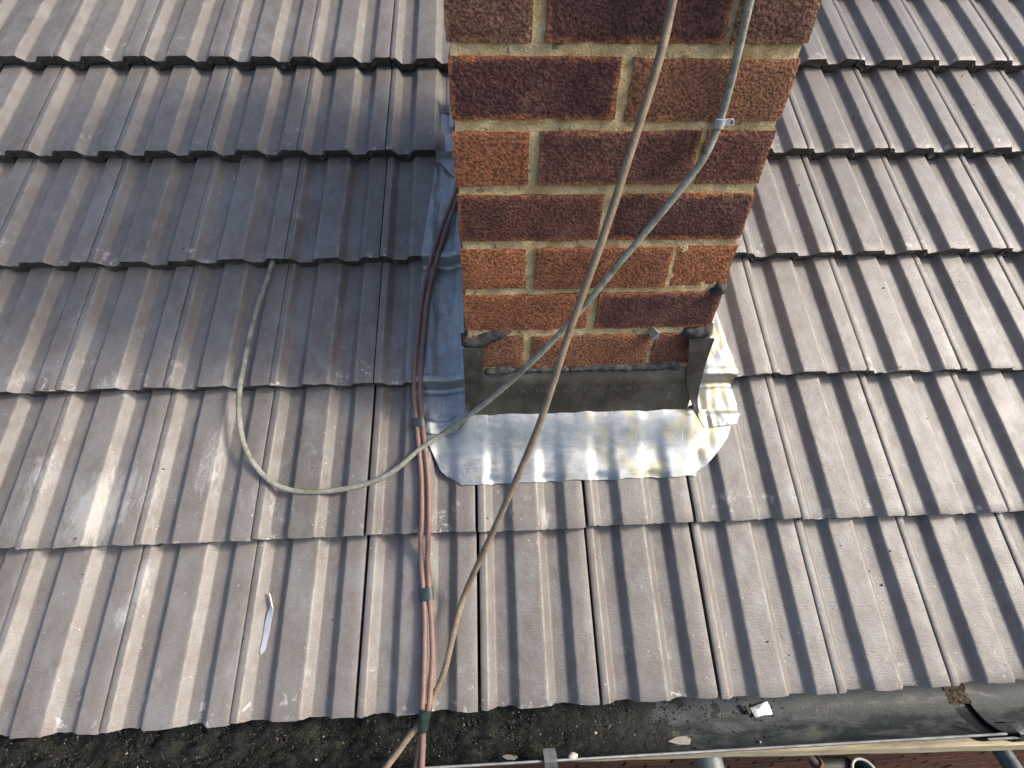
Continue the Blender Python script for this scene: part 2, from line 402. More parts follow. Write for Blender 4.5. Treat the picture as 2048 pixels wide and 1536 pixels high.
DEPTH_CH = .565                                # depth of the chimney, front to back
mb = MB()
u0, u1, s0, s1 = -1.95, 4.05, -.46, 1.86
mb.v += [rp(u0, s0, -.062), rp(u1, s0, -.062), rp(u1, s1, -.062), rp(u0, s1, -.062), rp(u0, s0, -.09), rp(u1, s0, -.09), rp(u1, s1, -.09), rp(u0, s1, -.09)]
mb.f += [(0, 1, 2, 3), (7, 6, 5, 4), (0, 4, 5, 1), (1, 5, 6, 2), (2, 6, 7, 3), (3, 7, 4, 0)]
roof = mb.build('roof', DECK)
tag(roof, 'pitched roof of grey brown interlocking concrete tiles', kind='structure')
VAR = [tile_mesh(100+i) for i in range(9)]
rnd = random.Random(11)
CUT = {}
def cut_mesh(*a):
    if a not in CUT: CUT[a] = tile_mesh(300+len(CUT), *a)
    return CUT[a]
for ri, s in enumerate(ROWS):
    for k in range(-8, 23):
        me = VAR[rnd.randrange(len(VAR))]
        if ri in (3, 4, 5) and k in (0, 1, 2, 3):          # courses that meet the chimney
            if k == 0: me = cut_mesh(0.0, .128 if ri == 3 else .170)
            elif k == 3: me = cut_mesh(.0147, .1893)
            elif ri == 3: me = cut_mesh(0.0, .1893, .085, TLEN)
            else: continue
        if ri == 6 and k in (1, 2): me = cut_mesh(0.0, .1893, 0.0, .195)
        if ri == 6 and k == 0: me = cut_mesh(0.0, .1893, 0.0, .300)
        more = [cut_mesh(.1290, .1893, .118, TLEN)] if (ri == 3 and k == 0) else []
        t = bpy.data.objects.new('roof_tile', me); COL.objects.link(t); t.parent = roof
        j = lambda a: rnd.uniform(-a, a)
        ds = j(.0016) + .0012*math.sin(k*.9+ri*2)
        M4 = ROOFM @ Matrix.Translation((TX0+k*TW+.0009+j(.0005), s+ds, j(.0007))) @ Matrix.Rotation(j(.0016), 4, 'Z') @ Matrix.Rotation(j(.003), 4, 'Y')
        if ri >= 6 and k in (-1, 0, 1, 2): M4 = M4 @ Matrix.Diagonal((.984, 1, 1, 1))
        t.matrix_basis = M4
        for me2 in more:
            t2 = bpy.data.objects.new('roof_tile', me2); COL.objects.link(t2); t2.parent = roof; t2.matrix_basis = M4

def tile_n(u, s):
    for r in ROWS:
        if s >= r-1e-6: return -DROP*(s-r)/.2675, r
    return 0, ROWS[-1]

# ------------------------------------------------------------------ chimney
HW = .200
def rough_box(sx, sy, sz, seed, cell=.009, amp=.0016, ch=.003):
    """a brick: box from 0 to size with chipped, slightly wavering arrises; 'edge' runs from 0 on the arris to 1 inside the face"""
    nx, ny, nz_ = max(2, round(sx/cell)), max(2, round(sy/(cell*3))), max(2, round(sz/cell))
    bm = bmesh.new(); cache = {}
    def vert(i, j, k):
        key = (i, j, k)
        if key in cache: return cache[key]
        p = Vector((sx*i/nx, sy*j/ny, sz*k/nz_))
        on = [(i in (0, nx)), (j in (0, ny)), (k in (0, nz_))]
        q = Vector(p)
        cnt = sum(on)
        if cnt >= 2:
            c_ = ch*(.55+.6*abs(nz(p.x+seed, p.y, p.z+seed*.3, 40)))
            for ax, (f, mx, sz_) in enumerate(zip((i, j, k), (nx, ny, nz_), (sx, sy, sz))):
                if on[ax]: q[ax] += (c_ if f == 0 else -c_)*.55
        n3 = Vector((nz(p.x+seed, p.y, p.z, 28), nz(p.x, p.y+seed, p.z, 28), nz(p.x, p.y, p.z+seed, 28)))*amp
        v = bm.verts.new(q+n3)
        cache[key] = v; return v
    def face(a): bm.faces.new(a)
    for i in range(nx):
        for k in range(nz_):
            face((vert(i, 0, k), vert(i+1, 0, k), vert(i+1, 0, k+1), vert(i, 0, k+1))); face((vert(i, ny, k), vert(i, ny, k+1), vert(i+1, ny, k+1), vert(i+1, ny, k)))
    for i in range(nx):
        for j in range(ny):
            face((vert(i, j, 0), vert(i, j+1, 0), vert(i+1, j+1, 0), vert(i+1, j, 0))); face((vert(i, j, nz_), vert(i+1, j, nz_), vert(i+1, j+1, nz_), vert(i, j+1, nz_)))
    for j in range(ny):
        for k in range(nz_):
            face((vert(0, j, k), vert(0, j, k+1), vert(0, j+1, k+1), vert(0, j+1, k))); face((vert(nx, j, k), vert(nx, j+1, k), vert(nx, j+1, k+1), vert(nx, j, k+1)))
    me = bpy.data.meshes.new('brick'); bm.to_mesh(me); bm.free()
    vals = []
    for v in me.vertices:
        d = sorted(min(c, m_-c) for c, m_ in zip(v.co, (sx, sy, sz)))
        vals.append(min(1, max(0, d[1])/.020))
    a = me.attributes.new('edge', 'FLOAT', 'POINT'); a.data.foreach_set('value', vals)
    me.shade_smooth(); me.set_sharp_from_angle(angle=R(55)); me.materials.append(BRICK)
    return me

JT = .0095
Z0, NC = -.225, 16                             # bottom of lowest course, number of courses (75 mm each)
REC = .0042
mb = MB()                                      # mortar core, its faces lumpy
def plate(o, a, b, la, lb, nrm, cell=.006):
    na, nb = max(2, int(la/cell)), max(2, int(lb/cell)); P = []
    for i in range(na+1):
        r_ = []
        for j in range(nb+1):
            q = o + a*(la*i/na) + b*(lb*j/nb); e = 0 if i in (0, na) or j in (0, nb) else 1
            r_.append(q + nrm*(.0022*nz(q.x, q.y, q.z, 60, 3)+.0012*nz(q.x, q.y, q.z, 200, 2))*e)
        P.append(r_)
    mb.quadgrid(P)
ZT = Z0+NC*.075
V3 = Vector
hw, dp = HW-REC, DEPTH_CH-REC
plate(V3((-hw, REC, Z0)), V3((1, 0, 0)), V3((0, 0, 1)), 2*hw, ZT-Z0, V3((0, -1, 0)))
plate(V3((-hw, REC, Z0)), V3((0, 1, 0)), V3((0, 0, 1)), dp-REC, ZT-Z0, V3((-1, 0, 0)), .02)
plate(V3((hw, REC, Z0)), V3((0, 1, 0)), V3((0, 0, 1)), dp-REC, ZT-Z0, V3((1, 0, 0)), .02)
plate(V3((-hw, dp, Z0)), V3((1, 0, 0)), V3((0, 0, 1)), 2*hw, ZT-Z0, V3((0, 1, 0)), .02)
plate(V3((-hw, REC, ZT)), V3((1, 0, 0)), V3((0, 1, 0)), 2*hw, dp-REC, V3((0, 0, 1)), .03)
chim = mb.build('chimney', MORTAR, None, 50)
tag(chim, 'red brown brick chimney stack rising through the tiled roof, sandy mortar joints', 'chimney')
# colour of each front brick: (purple-dark centre, orange, olive)
FRONT = {0: [(.3, .5, 0)]*3, 1: [(.3, .5, 0)]*2,
         2: [(.30, .45, .25), (.40, .5, .15), (.75, .3, .0)], 3: [(.30, .7, .0), (.95, .3, 0)], 4: [(.15, .9, 0), (.45, .75, .0), (.15, .85, 0)],
         5: [(.85, .5, 0), (1, .7, 0)], 6: [(.35, .8, 0), (.85, .35, .2), (.8, .4, 0)], 7: [(1, .75, 0), (.45, .7, .25)],
         8: [(.65, .2, .5), (1, .5, 0), (.7, .25, .4)]}
def add_brick(x, y, z, sx, sy, sz, colr, seed, cell=.009):
    b = bpy.data.objects.new('brick', rough_box(sx, sy, sz, seed, cell)); COL.objects.link(b); b.parent = chim
    b.location = (x, y, z); b.color = (*colr, 1)
    b.rotation_euler = (rnd.uniform(-.003, .003), rnd.uniform(-.002, .002), rnd.uniform(-.004, .004))
rnd = random.Random(23); seed = 0
for ci in range(NC):
    z = Z0+ci*.075; hz = .0655
    odd = ci % 2 == 1
    rc = lambda: (rnd.uniform(.2, 1), rnd.uniform(.2, .9), rnd.choice((0, 0, .4)))
    if odd: xs = [(-HW, -.0045), (.0075, HW)]; dep = .092
    else: xs = [(-HW, -.1050), (-.0935, .1055), (.1120, HW)]; dep = .092
    cols = FRONT.get(ci) or [rc() for _ in xs]
    vis = ci >= 2
    for (a, b), cc in zip(xs, cols):
        d = .190 if (not odd and b-a < .12) else dep
        seed += 1; w_ = b-a
        add_brick(a+rnd.uniform(-.0008, .0008), rnd.uniform(-.0012, .0012), z+rnd.uniform(-.0012, .0012), w_, d, hz+rnd.uniform(-.001, .001), cc, seed*3.7)
        seed += 1
        add_brick(a, DEPTH_CH-d, z, w_, d, hz, rc(), seed*3.7, .03)
    a0 = dep if odd else .190
    n_ = 2 if odd else 1; L = (DEPTH_CH-2*a0-JT*(n_+1))/n_
    for q in range(n_):
        for xx in (-HW, HW-.092):
            seed += 1
            add_brick(xx, a0+JT+q*(L+JT), z, .092, L, hz, rc(), seed*3.7, .03)
def lump(name, pts, th, m, parent, face=True, seed=1.0, cell=.005, off=0.0):
    """a smear of mortar pressed against the front face: polygon in (x, z), thickest inside, ragged rim"""
    xs_ = [q[0] for q in pts]; zs_ = [q[1] for q in pts]; v = []; f = []; idx = {}
    def inside(x, z):
        c = False; j = len(pts)-1; dmin = 9
        for i in range(len(pts)):
            (x1, z1), (x2, z2) = pts[i], pts[j]
            if (z1 > z) != (z2 > z) and x < (x2-x1)*(z-z1)/(z2-z1)+x1: c = not c
            t = max(0, min(1, ((x-x1)*(x2-x1)+(z-z1)*(z2-z1))/max(1e-12, (x2-x1)**2+(z2-z1)**2)))
            dmin = min(dmin, math.hypot(x-x1-t*(x2-x1), z-z1-t*(z2-z1))); j = i
        return dmin if c else -dmin
    nx, nz2 = int((max(xs_)-min(xs_))/cell)+3, int((max(zs_)-min(zs_))/cell)+3
    for i in range(nx):
        for k in range(nz2):
            x, z = min(xs_)-cell+i*cell, min(zs_)-cell+k*cell
            d = inside(x, z)+.004*nz(x, z, seed, 80, 3)
            h = th*sstep(-.001, .007, d)*(1+.55*nz(x, z, seed+5, 90, 3)) if d > -.001 else -.012
            idx[i, k] = len(v); v.append(Vector((x, -h-off, z)))
    for i in range(nx-1):
        for k in range(nz2-1):
            q = (idx[i, k], idx[i+1, k], idx[i+1, k+1], idx[i, k+1])
            if max(-v[t].y for t in q) > -.005: f.append(q)
    return put(name, v, f, m, parent, 60)
lump('mortar_patch', [(-.203, -.014), (-.140, .003), (-.128, -.004), (-.165, -.026), (-.172, -.034), (-.203, -.028)], .008, FRESH, chim, seed=2)['label'] = 'grey fresh mortar patch at the left corner'
lump('mortar_patch', [(.148, -.016), (.160, -.002), (.200, .004), (.203, -.024), (.168, -.022)], .010, FRESH, chim, seed=6)['label'] = 'grey fresh mortar patch at the right corner'
lump('mortar_patch', [(.176, .060), (.186, .080), (.203, .080), (.203, .060)], .009, FRESH, chim, seed=9)['label'] = 'small grey mortar dab at the right arris'
lump('mortar_patch', [(-.172, -.088), (-.170, -.074), (-.02, -.073), (.166, -.069), (.168, -.088), (0, -.086)], .0065, FRESH, chim, seed=12)['label'] = 'grey mortar fillet above the lead upstand'
mb = MB(); mb.box((.104, -.006, -.004), (.007, .016, .013), Matrix.Rotation(.5, 3, 'Y') @ Matrix.Rotation(.4, 3, 'Z')); mb.box((.110, -.005, -.008), (.004, .012, .012), Matrix.Rotation(-.3, 3, 'Y'))
mb.build('lead_wedge', LEAD, chim)['label'] = 'folded lead wedge knocked into the bed joint'

# ------------------------------------------------------------------ lead flashings
def sheet(name, us, ss, nf, m, parent=None, th=.0018, smooth=60):
    """lead laid over the roof: us(i, s) gives the line of u values at each s"""
    P = []
    for s in ss:
        P.append([(u, s+ds, nf(u, s+ds)) for u, ds in us(s)])
    a, b = len(P), len(P[0]); v = []; f = []
    for lay in (0, 1):
        for r_ in P:
            for (u, s, n) in r_: v.append(rp(u, s, n-lay*th))
    I = lambda l, i, j: l*a*b+i*b+j
    for i in range(a-1):
        for j in range(b-1):
            f.append((I(0, i, j), I(0, i, j+1), I(0, i+1, j+1), I(0, i+1, j))); f.append((I(1, i, j), I(1, i+1, j), I(1, i+1, j+1), I(1, i, j+1)))
    for i in range(a-1):
        for j in (0, b-1): f.append((I(0, i, j), I(0, i+1, j), I(1, i+1, j), I(1, i, j)))
    for j in range(b-1):
        for i in (0, a-1): f.append((I(0, i, j), I(0, i, j+1), I(1, i, j+1), I(1, i, j)))
    return put(name, v, f, m, parent, smooth)
def lsp(a, b, n): return [a+(b-a)*i/(n-1) for i in range(n)]
def lead_top(u, s, follow):
    base, r = tile_n(u, s)
    # soften the step over the tile edge just below a course line
    for q in ROWS:
        wd = .0105+.002*nz(u, q, 3, 40)
        if q-wd < s < q:
            t = (s-q+wd)/wd; t = .75*t+.25*sstep(0, 1, t); base = -DROP-.003*math.sin(math.pi*min(1, 2*(1-t)))*(t > .5)*0 + DROP*t
        if 0 <= s-q < .016: base += .0014*math.sin(math.pi*(s-q)/.016)
        if -.012 < s-q+wd < .0: base -= .002*math.sin(math.pi*-(s-q+wd)/.012)
    x = (u-TX0) % TW
    return base + .0034 + follow*prof(x) + .0011*nz(u, s, 0, 24, 2)
# apron in front of the chimney
tabL = [(0, -.288), (-.02, -.292), (-.054, -.276), (-.099, -.256), (-.112, -.243), (-.126, -.217)]
tabR = [(0, .284), (-.02, .292), (-.034, .290), (-.056, .279), (-.079, .258), (-.100, .236), (-.122, .211)]
SB = -.127
LIFT = .030
def apron_us(s):
    uL, uR = interp(tabL, s), interp(tabR, s)
    return [(uL+(uR-uL)*i/110, (.004*sstep(SB+.03, SB, s)*nz(uL+(uR-uL)*i/110, 3, 1, 22, 2)+(.003*sstep(SB+.02, SB, s)*(i/110)))) for i in range(111)]
def apron_n(u, s):
    fl = .08+.26*sstep(-.02, -.08, s)+.54*sstep(SB+.021, SB+.004, s)
    n = lead_top(u, s, fl)
    if u > .215: n += -.004*sstep(.215, .28, u)*sstep(-.05, -.1, s)+.006*math.exp(-((u-.235)**2+(s+.088)**2)/.00025)
    n += LIFT*sstep(-.085, -.001, s)*(1-sstep(.205, .25, abs(u)))
    return n
apron = empty('apron_flashing', rp(0, -.06, -.015)); tag(apron, 'bright lead apron flashing dressed over the tiles below the chimney front', 'flashing', 'lead flashings round the chimney')
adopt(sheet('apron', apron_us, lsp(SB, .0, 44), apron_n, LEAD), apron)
def vplate(name, pts, y0, th, m, par, bulge=None, cell=.008, smooth=60):
    """thin upright lead: outline rows in (x, z) given as left/right limits over z"""
    zs_ = lsp(pts[0][2], pts[-1][2], max(6, int(abs(pts[-1][2]-pts[0][2])/cell))); v = []; f = []; nb = 26
    for lay in (0, 1):
        for z in zs_:
            L = interp([(q[2], q[0]) for q in pts], z); Rr = interp([(q[2], q[1]) for q in pts], z)
            for j in range(nb):
                x = L+(Rr-L)*j/(nb-1); y = y0 + (bulge(x, z) if bulge else 0)
                v.append(Vector((x, y+lay*th, z)))
    a = len(zs_); I = lambda l, i, j: l*a*nb+i*nb+j
    for i in range(a-1):
        for j in range(nb-1):
            f.append((I(0, i, j), I(0, i, j+1), I(0, i+1, j+1), I(0, i+1, j))); f.append((I(1, i, j), I(1, i+1, j), I(1, i+1, j+1), I(1, i, j+1)))
        for j in (0, nb-1): f.append((I(0, i, j), I(0, i+1, j), I(1, i+1, j), I(1, i, j)))
    for j in range(nb-1):
        for i in (0, a-1): f.append((I(0, i, j), I(0, i, j+1), I(1, i, j+1), I(1, i, j)))
    return put(name, v, f, m, par, smooth)
adopt(vplate('upstand', [(-.199, .199, -.176), (-.199, .199, -.080)], -.0085, .0018, LEAD_SHADED, None,
       lambda x, z: .0016*nz(x, 0, z, 18, 2)+.0085*sstep(-.101+.002*nz(x, 5, 0, 40), -.081, z)-.003*sstep(-.160, -.176, z)), apron)
# rows of stamped marks along the upstand, too worn to read
mb = MB(); rn = random.Random(5)
x = -.16
while x < .150:
    h = rn.choice((.004, .006, .008, .006)); zc = -.120+rn.uniform(-.001, .001)
    if rn.random() < .78: mb.box((x, -.0091+.0016*nz(x, 0, zc, 18, 2), zc), (.0011, .0006, h))
    if rn.random() < .35: mb.box((x+.0015, -.0091+.0016*nz(x, 0, zc, 18, 2), zc+rn.choice((-.002, 0, .002))), (.003, .0006, .0009))
    x += rn.choice((.0035, .004, .0045, .006, .009))
o = mb.build('stamped_marks', mat_plain('stamped_line', (.16, .155, .145), .5, .5, .3, 300)); adopt(o, apron); o['kind'] = 'stuff'

def side_flashing(sgn, label):
    root = empty('side_flashing', rp(sgn*.25, .2, -.01)); tag(root, label, 'flashing', 'lead flashings round the chimney')
    if sgn < 0: tab = [(.60, -.271), (.556, -.274), (.35, -.295), (.193, -.302), (.07, -.308), (-.014, -.309), (-.020, -.304), (-.030, -.290)]
    else: tab = [(.60, .290), (.35, .296), (.181, .301), (.10, .312), (.07, .317), (.055, .311), (.02, .312), (-.012, .312), (-.020, .306), (-.028, .300)]
    nb = 34
    def us(s):
        e = interp(tab, s)+.0012*nz(s, 0, sgn, 30, 2); lo = .2045
        # the corner piece wraps a little round the front of the stack
        inner = sgn*lo if s > -.004 else sgn*(lo+ (.0 if sgn < 0 else .010)+.9*(-.004-s))
        return [(e+(inner-e)*j/(nb-1), -.006*(j/(nb-1))*sstep(.0, -.03, s)) for j in range(nb)]
    def nf(u, s):
        n = lead_top(u, s, .30)
        d = abs(u)-.2045
        n += .022*math.exp(-max(0, d)/(.007+.007*(1-sstep(.0, .12, s))))*sstep(-.022, .0, s)
        if s < .0: n += LIFT*sstep(-.085, -.001, s)*(1-sstep(.205, .25, abs(u)))+.0045*sstep(0, -.012, s)     # laps over the apron
        n += .0022*math.exp(-((d-.02)/.008)**2)*sstep(.02, .1, s)
        n += .0016*nz(u*2, s, 7, 32, 2)
        return n
    ss = []
    s = .60
    while s > -.030:
        ss.append(s); near = min(abs(s-r) for r in ROWS); s -= .0018 if (near < .028 or s < .02) else .008
    ss.append(-.030)
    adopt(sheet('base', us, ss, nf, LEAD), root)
    # upstand against the side of the stack, stepped with the courses
    v = []; f = []
    for i, s in enumerate(lsp(-.002, .60, 60)):
        y = s*math.cos(PR); zr = (rp(0, s, -.012)).z
        top = zr+.085+ .0  ; q = Z0+math.floor((top-Z0)/.075)*.075+.0705
        for lay in (0, 1):
            xx = sgn*(.2045-lay*.0018)
            v += [Vector((xx, y, zr-.004)), Vector((xx, y, max(zr+.05, q)))]
        if i:
            b = 4*(i-1); f += [(b, b+4, b+5, b+1), (b+2, b+3, b+7, b+6), (b+1, b+5, b+7, b+3)]
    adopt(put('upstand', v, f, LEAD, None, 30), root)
    if sgn < 0: pts = [(-.2090, -.203, -.172), (-.2080, -.199, -.152), (-.2070, -.1905, -.132), (-.2060, -.1817, -.107), (-.2050, -.1747, -.078), (-.2050, -.1733, -.058), (-.2050, -.1703, -.024)]
    else: pts = [(.2100, .2180, -.172), (.2030, .2140, -.158), (.1943, .2110, -.1375), (.1836, .2080, -.113), (.1772, .2060, -.085), (.1719, .2050, -.057), (.1630, .2050, -.014)]
    adopt(vplate('corner_return', pts, -.0112, .0018, LEAD_SHADED, None, lambda x, z: .0012*nz(x, 1, z, 30, 2)-.012*sstep(-.140, -.172, z)), root)
    return root
side_flashing(-1, 'blue grey lead side flashing in shade at chimney left, under the paired brown cables')
side_flashing(1, 'sunlit lead side flashing at the chimney right edge, with a folded step over the tile')
# upper left piece, under the cut tile of the next course
up = empty('upper_side_flashing', rp(-.24, .62, -.02)); tag(up, 'small upper lead flashing piece tucked under the cut tile at chimney left', 'flashing', 'lead flashings round the chimney')
def uus(s):
    e = interp([(.72, -.262), (.585, -.262), (.570, -.255), (.545, -.238), (.535, -.226)], s); return [(e+(-.2065-e)*j/14, -.002*(j/14)) for j in range(15)]
def un(u, s):
    return -DROP*(min(s, .60)-.33272)/.2675*1.0+.0075+.02*math.exp(-max(0, abs(u)-.2065)/.006)+(.0008*nz(u, s, 2, 40))-(.002 if s > .6 else 0)
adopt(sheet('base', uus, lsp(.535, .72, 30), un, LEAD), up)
# ------------------------------------------------------------------ back gutter of lead behind the stack
mb = MB(); P = []
for q in lsp(0, 1, 10): P.append([rp(u, DEPTH_CH/math.cos(PR)+.004+.10*q, .004-.02*(1-q)**2+.03*max(0, .15-q)) for u in lsp(-.24, .24, 12)])
mb.quadgrid(P)
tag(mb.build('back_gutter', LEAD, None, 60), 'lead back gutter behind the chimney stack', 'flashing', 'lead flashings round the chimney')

# ------------------------------------------------------------------ cables
def taut(p0, p1, pix):
    """points of a straight hanging run: pixels give the direction, the straight line between the two ends gives the distance"""
    d0, d1 = 1/depth(p0[1]), 1/depth(p1[1]); a = Vector(p0[0]); b = Vector(p1[0]); L = (b-a).length
    out = []
    for q in pix:
        t = (Vector(q)-a).dot(b-a)/L/L; out.append(at_depth(q[0], q[1], 1/(d0+(d1-d0)*t)))
    return out
def R_(x, y, n):
    u, s = on_roof(x, y, n); return rp(u, s, n)
RAD = .0048
# 1: weathered beige brown cable, taut from the stack top down to the eaves
P0 = on_face(1345, 0, .012); P1 = R_(931, 1185, .007)
run = taut(((1345, 0), P0), ((931, 1185), P1), [(1318, 120), (1262, 300), (1205, 478), (1140, 660), (1078, 850), (1010, 1010), (962, 1115)])
pts = [Vector((P0.x+.014, .10, ZT+.008)), Vector((P0.x+.012, .012, ZT+.010)), Vector((P0.x+.010, -.007, ZT-.02)), P0+Vector((.008, .003, .36)), P0+Vector((.004, .001, .15)), P0] + run + [P1, R_(915, 1235, .006), R_(903, 1285, .006), R_(888, 1345, .007), R_(866, 1396, .010), R_(855, 1418, .013)]
tp = on_z(848, 1440, -.438)
pts += [tp, on_z(822, 1468, -.452), on_z(795, 1505, -.462), on_z(765, 1545, -.476), on_z(742, 1580, -.52), on_z(735, 1590, -.70), on_z(735, 1590, -.70)+Vector((.01, .02, -1.2)), on_z(735, 1590, -.70)+Vector((.0, .06, -3.2))]
bc = empty('taut_cable', P1)
mb = MB(); mb.tube(catmull(pts, 10), RAD*1.02, 12); adopt(mb.build('sheath', BEIGE, None, 180), bc)
tag(bc, 'weathered beige brown cable stretched taut across the chimney front to the gutter', 'cable')
# 2: grey green cable clipped to the brickwork, looping over the tiles
C0 = on_face(1438, 247, .009); C1 = R_(884, 868, .004)
gq = on_face(1530, -190, .008)
up_pts = [Vector((gq.x+.02, .10, ZT+.008)), Vector((gq.x+.018, .012, ZT+.010)), Vector((gq.x+.016, -.007, ZT-.02)), gq+Vector((.010, 0, .12)), gq, on_face(1517, -70, .008), on_face(1500, 0, .007), on_face(1478, 95, .007), on_face(1458, 178, .007), C0]
run = taut(((1438, 247), C0), ((884, 868), C1), [(1412, 308), (1376, 360), (1318, 432), (1240, 525), (1160, 622), (1080, 708), (1000, 782), (930, 837)])
down = [C1, R_(835, 902, -.003), R_(790, 940, -.005), R_(738, 966, -.006), R_(670, 981, -.006), R_(598, 983, -.006), R_(545, 966, -.004), R_(508, 928, .000), R_(487, 885, .004),
        R_(478, 830, .006), R_(479, 782, .010), R_(487, 735, .002), R_(503, 660, -.007), R_(520, 600, -.012), R_(534, 560, -.015), R_(544, 528, -.0165), R_(552, 500, -.020), R_(556, 480, -.024)]
gc = empty('looped_cable', C1)
mb = MB(); mb.tube(catmull(up_pts+run+down, 8), RAD*.97, 12); adopt(mb.build('sheath', GREYC, None, 180), gc)
tag(gc, 'grey green cable clipped to the bricks and looping left over the tiles', 'cable')
# its clip
d = (on_face(1434, 262, .009)-on_face(1443, 232, .009)).normalized()
clip = empty('cable_clip', C0); tag(clip, 'pale grey plastic clip nailing the grey cable into a mortar joint', 'clip')
mb = MB(); mb.tube([C0-d*.0052, C0-d*.0048, C0+d*.0048, C0+d*.0052], lambda t: .0066 if 0 < t < 1 else .0058, 14); adopt(mb.build('saddle', GREYP, None, 40), clip)
mb = MB(); sx = d.cross(Vector((0, 1, 0))).normalized(); sx = sx if sx.x > 0 else -sx
mb.box(C0+sx*.0085+Vector((0, .003, .001)), (.009, .008, .006)); adopt(mb.build('lug', GREYP), clip)
mb = MB(); nb_ = C0+sx*.0135+Vector((0, .004, .0015))
ring = [nb_+Vector((math.cos(a)*.0036, -.004, math.sin(a)*.0036)) for a in [2*math.pi*i/16 for i in range(17)]]
mb.tube(ring, .0011, 8, False); mb.tube([nb_+Vector((0, .004, 0)), nb_+Vector((0, -.003, 0))], .0030, 10); adopt(mb.build('nail_boss', GREYP, None, 40), clip)
# 3: two brown cables taped together
def lay(x, y, rise=.0):
    n = -.01
    for _ in range(4):
        u, s = on_roof(x, y, n); b, r = tile_n(u, s)
        for q in ROWS:
            if q-.03 < s < q: b = -DROP+(DROP)*sstep(q-.03, q, s)
        n = b+.0045+RAD+rise
    return rp(u, s, n)
def pair(off):
    o = off
    q = [rp(-.213+o*.3, .60, .055), rp(-.216+o*.5, .54, .035)]
    for x, y, k, r_ in ((917, 372, .6, .008), (906, 408, .7, .004), (886, 462, .9, 0), (866, 520, 1, 0), (853, 580, 1, 0), (844, 650, 1, 0), (837, 720, 1, 0), (834, 775, 1, .002), (836, 810, 1, .002), (839, 845, .95, 0), (845, 905, 1, .001), (850, 960, 1.1, 0),
                        (851, 1040, 1.2, 0), (849, 1075, 1.2, .001), (849, 1120, 1.1, .001), (853, 1188, .95, .001), (856, 1240, 1.05, .002), (857, 1310, 1.3, .003), (854, 1380, 1.1, .006), (851, 1418, .95, .009)):
        q.append(lay(x+o*1000*k, y, r_))
    return q
tw = empty('twin_cable', R_(853, 1188, 0)); tag(tw, 'two pinkish brown cables taped side by side, running down past the lead to the gutter', 'cable')
endA = [on_z(848, 1440, -.432), on_z(846, 1470, -.452), on_z(845, 1505, -.468), on_z(843, 1545, -.482), on_z(840, 1585, -.52), on_z(839, 1592, -.72), on_z(839, 1592, -.72)+Vector((.01, .02, -1.2)), on_z(839, 1592, -.72)+Vector((.0, .06, -3.2))]
endB = [on_z(849, 1440, -.440), on_z(842, 1470, -.460), on_z(837, 1505, -.476), on_z(831, 1545, -.490), on_z(826, 1585, -.53), on_z(825, 1592, -.72), on_z(825, 1592, -.72)+Vector((.012, .02, -1.2)), on_z(825, 1592, -.72)+Vector((.004, .06, -3.2))]
mb = MB(); mb.tube(catmull(pair(-.0062)+endB, 8), RAD*.90, 12); adopt(mb.build('cable', COPPER, None, 180), tw)
mb = MB(); mb.tube(catmull(pair(.0062)+endA, 8), RAD*.94, 12); adopt(mb.build('cable', COPPER, None, 180), tw)
def tape(x, y, h, rx, n, tilt=0.0):
    A, B = R_(x+tilt*h, y-h, n), R_(x-tilt*h, y+h, n); mb = MB(); ax = (B-A).normalized(); nn = (N_-ax*N_.dot(ax)).normalized(); sd_ = ax.cross(nn)
    k = 7; n0 = 0
    for i in range(k):
        p_ = A+(B-A)*i/(k-1); wob = 1+.05*nz(i, x, 0, 3)
        for j in range(16):
            a = 2*math.pi*j/16; mb.v.append(p_+sd_*math.cos(a)*rx*wob+nn*math.sin(a)*.0058*wob)
    for i in range(k-1):
        for j in range(16): mb.f.append((i*16+j, i*16+(j+1) % 16, (i+1)*16+(j+1) % 16, (i+1)*16+j))
    mb.f += [tuple(range(16)), tuple((k-1)*16+j for j in range(16))]
    adopt(mb.build('tape_band', TAPE, None, 50), tw)
tape(838, 845, 9, .0125, -.010, -.1); tape(853, 1188, 13, .0118, -.006, -.1)
mb = MB(); A, B = R_(852, 1416, .015), on_z(846, 1458, -.444)
mb.tube(catmull([A, (A+B)/2+Vector((0, 0, .004)), B], 5), lambda t: .0098-.002*t, 14); adopt(mb.build('tape_band', TAPE, None, 50), tw)

# ------------------------------------------------------------------ gutter
GY, GZ, GR = -.3985, -.494, .0555
GXE = .648                                     # end of the long length, where the joint begins
gut = empty('gutter', (0, GY, GZ-GR)); tag(gut, 'black half round plastic gutter along the eaves, silted up on the left', 'gutter')
def gut_len(name, x0, x1, r, th, m, zoff=0.0, n=24, bead=True):
    mb = MB(); nx = max(2, int((x1-x0)/.06))
    ins, out = [], []
    for i in range(nx+1):
        x = x0+(x1-x0)*i/nx
        ins.append([Vector((x, GY+r*math.cos(math.pi*(1+j/n)), GZ+zoff+r*math.sin(math.pi*(1+j/n)))) for j in range(n+1)])
        out.append([Vector((x, GY+(r+th)*math.cos(math.pi*(1+j/n)), GZ+zoff+(r+th)*math.sin(math.pi*(1+j/n)))) for j in range(n+1)])
    a = mb.quadgrid(ins); b = mb.quadgrid(out); k = n+1
    for i in range(nx):
        for j in (0, n): mb.f.append((a+i*k+j, a+(i+1)*k+j, b+(i+1)*k+j, b+i*k+j))
    for i in (0, nx):
        for j in range(n): mb.f.append((a+i*k+j, a+i*k+j+1, b+i*k+j+1, b+i*k+j))
    o = mb.build(name, m, None, 40); adopt(o, gut); return o
gut_len('channel', -1.98, GXE, GR, .0022, GUT)
gut_len('channel', GXE+.034, 4.08, GR, .0030, GUT, .0005)
gut_len('joint_socket', GXE-.022, GXE+.13, GR+.0048, .003, PVC, -.001)
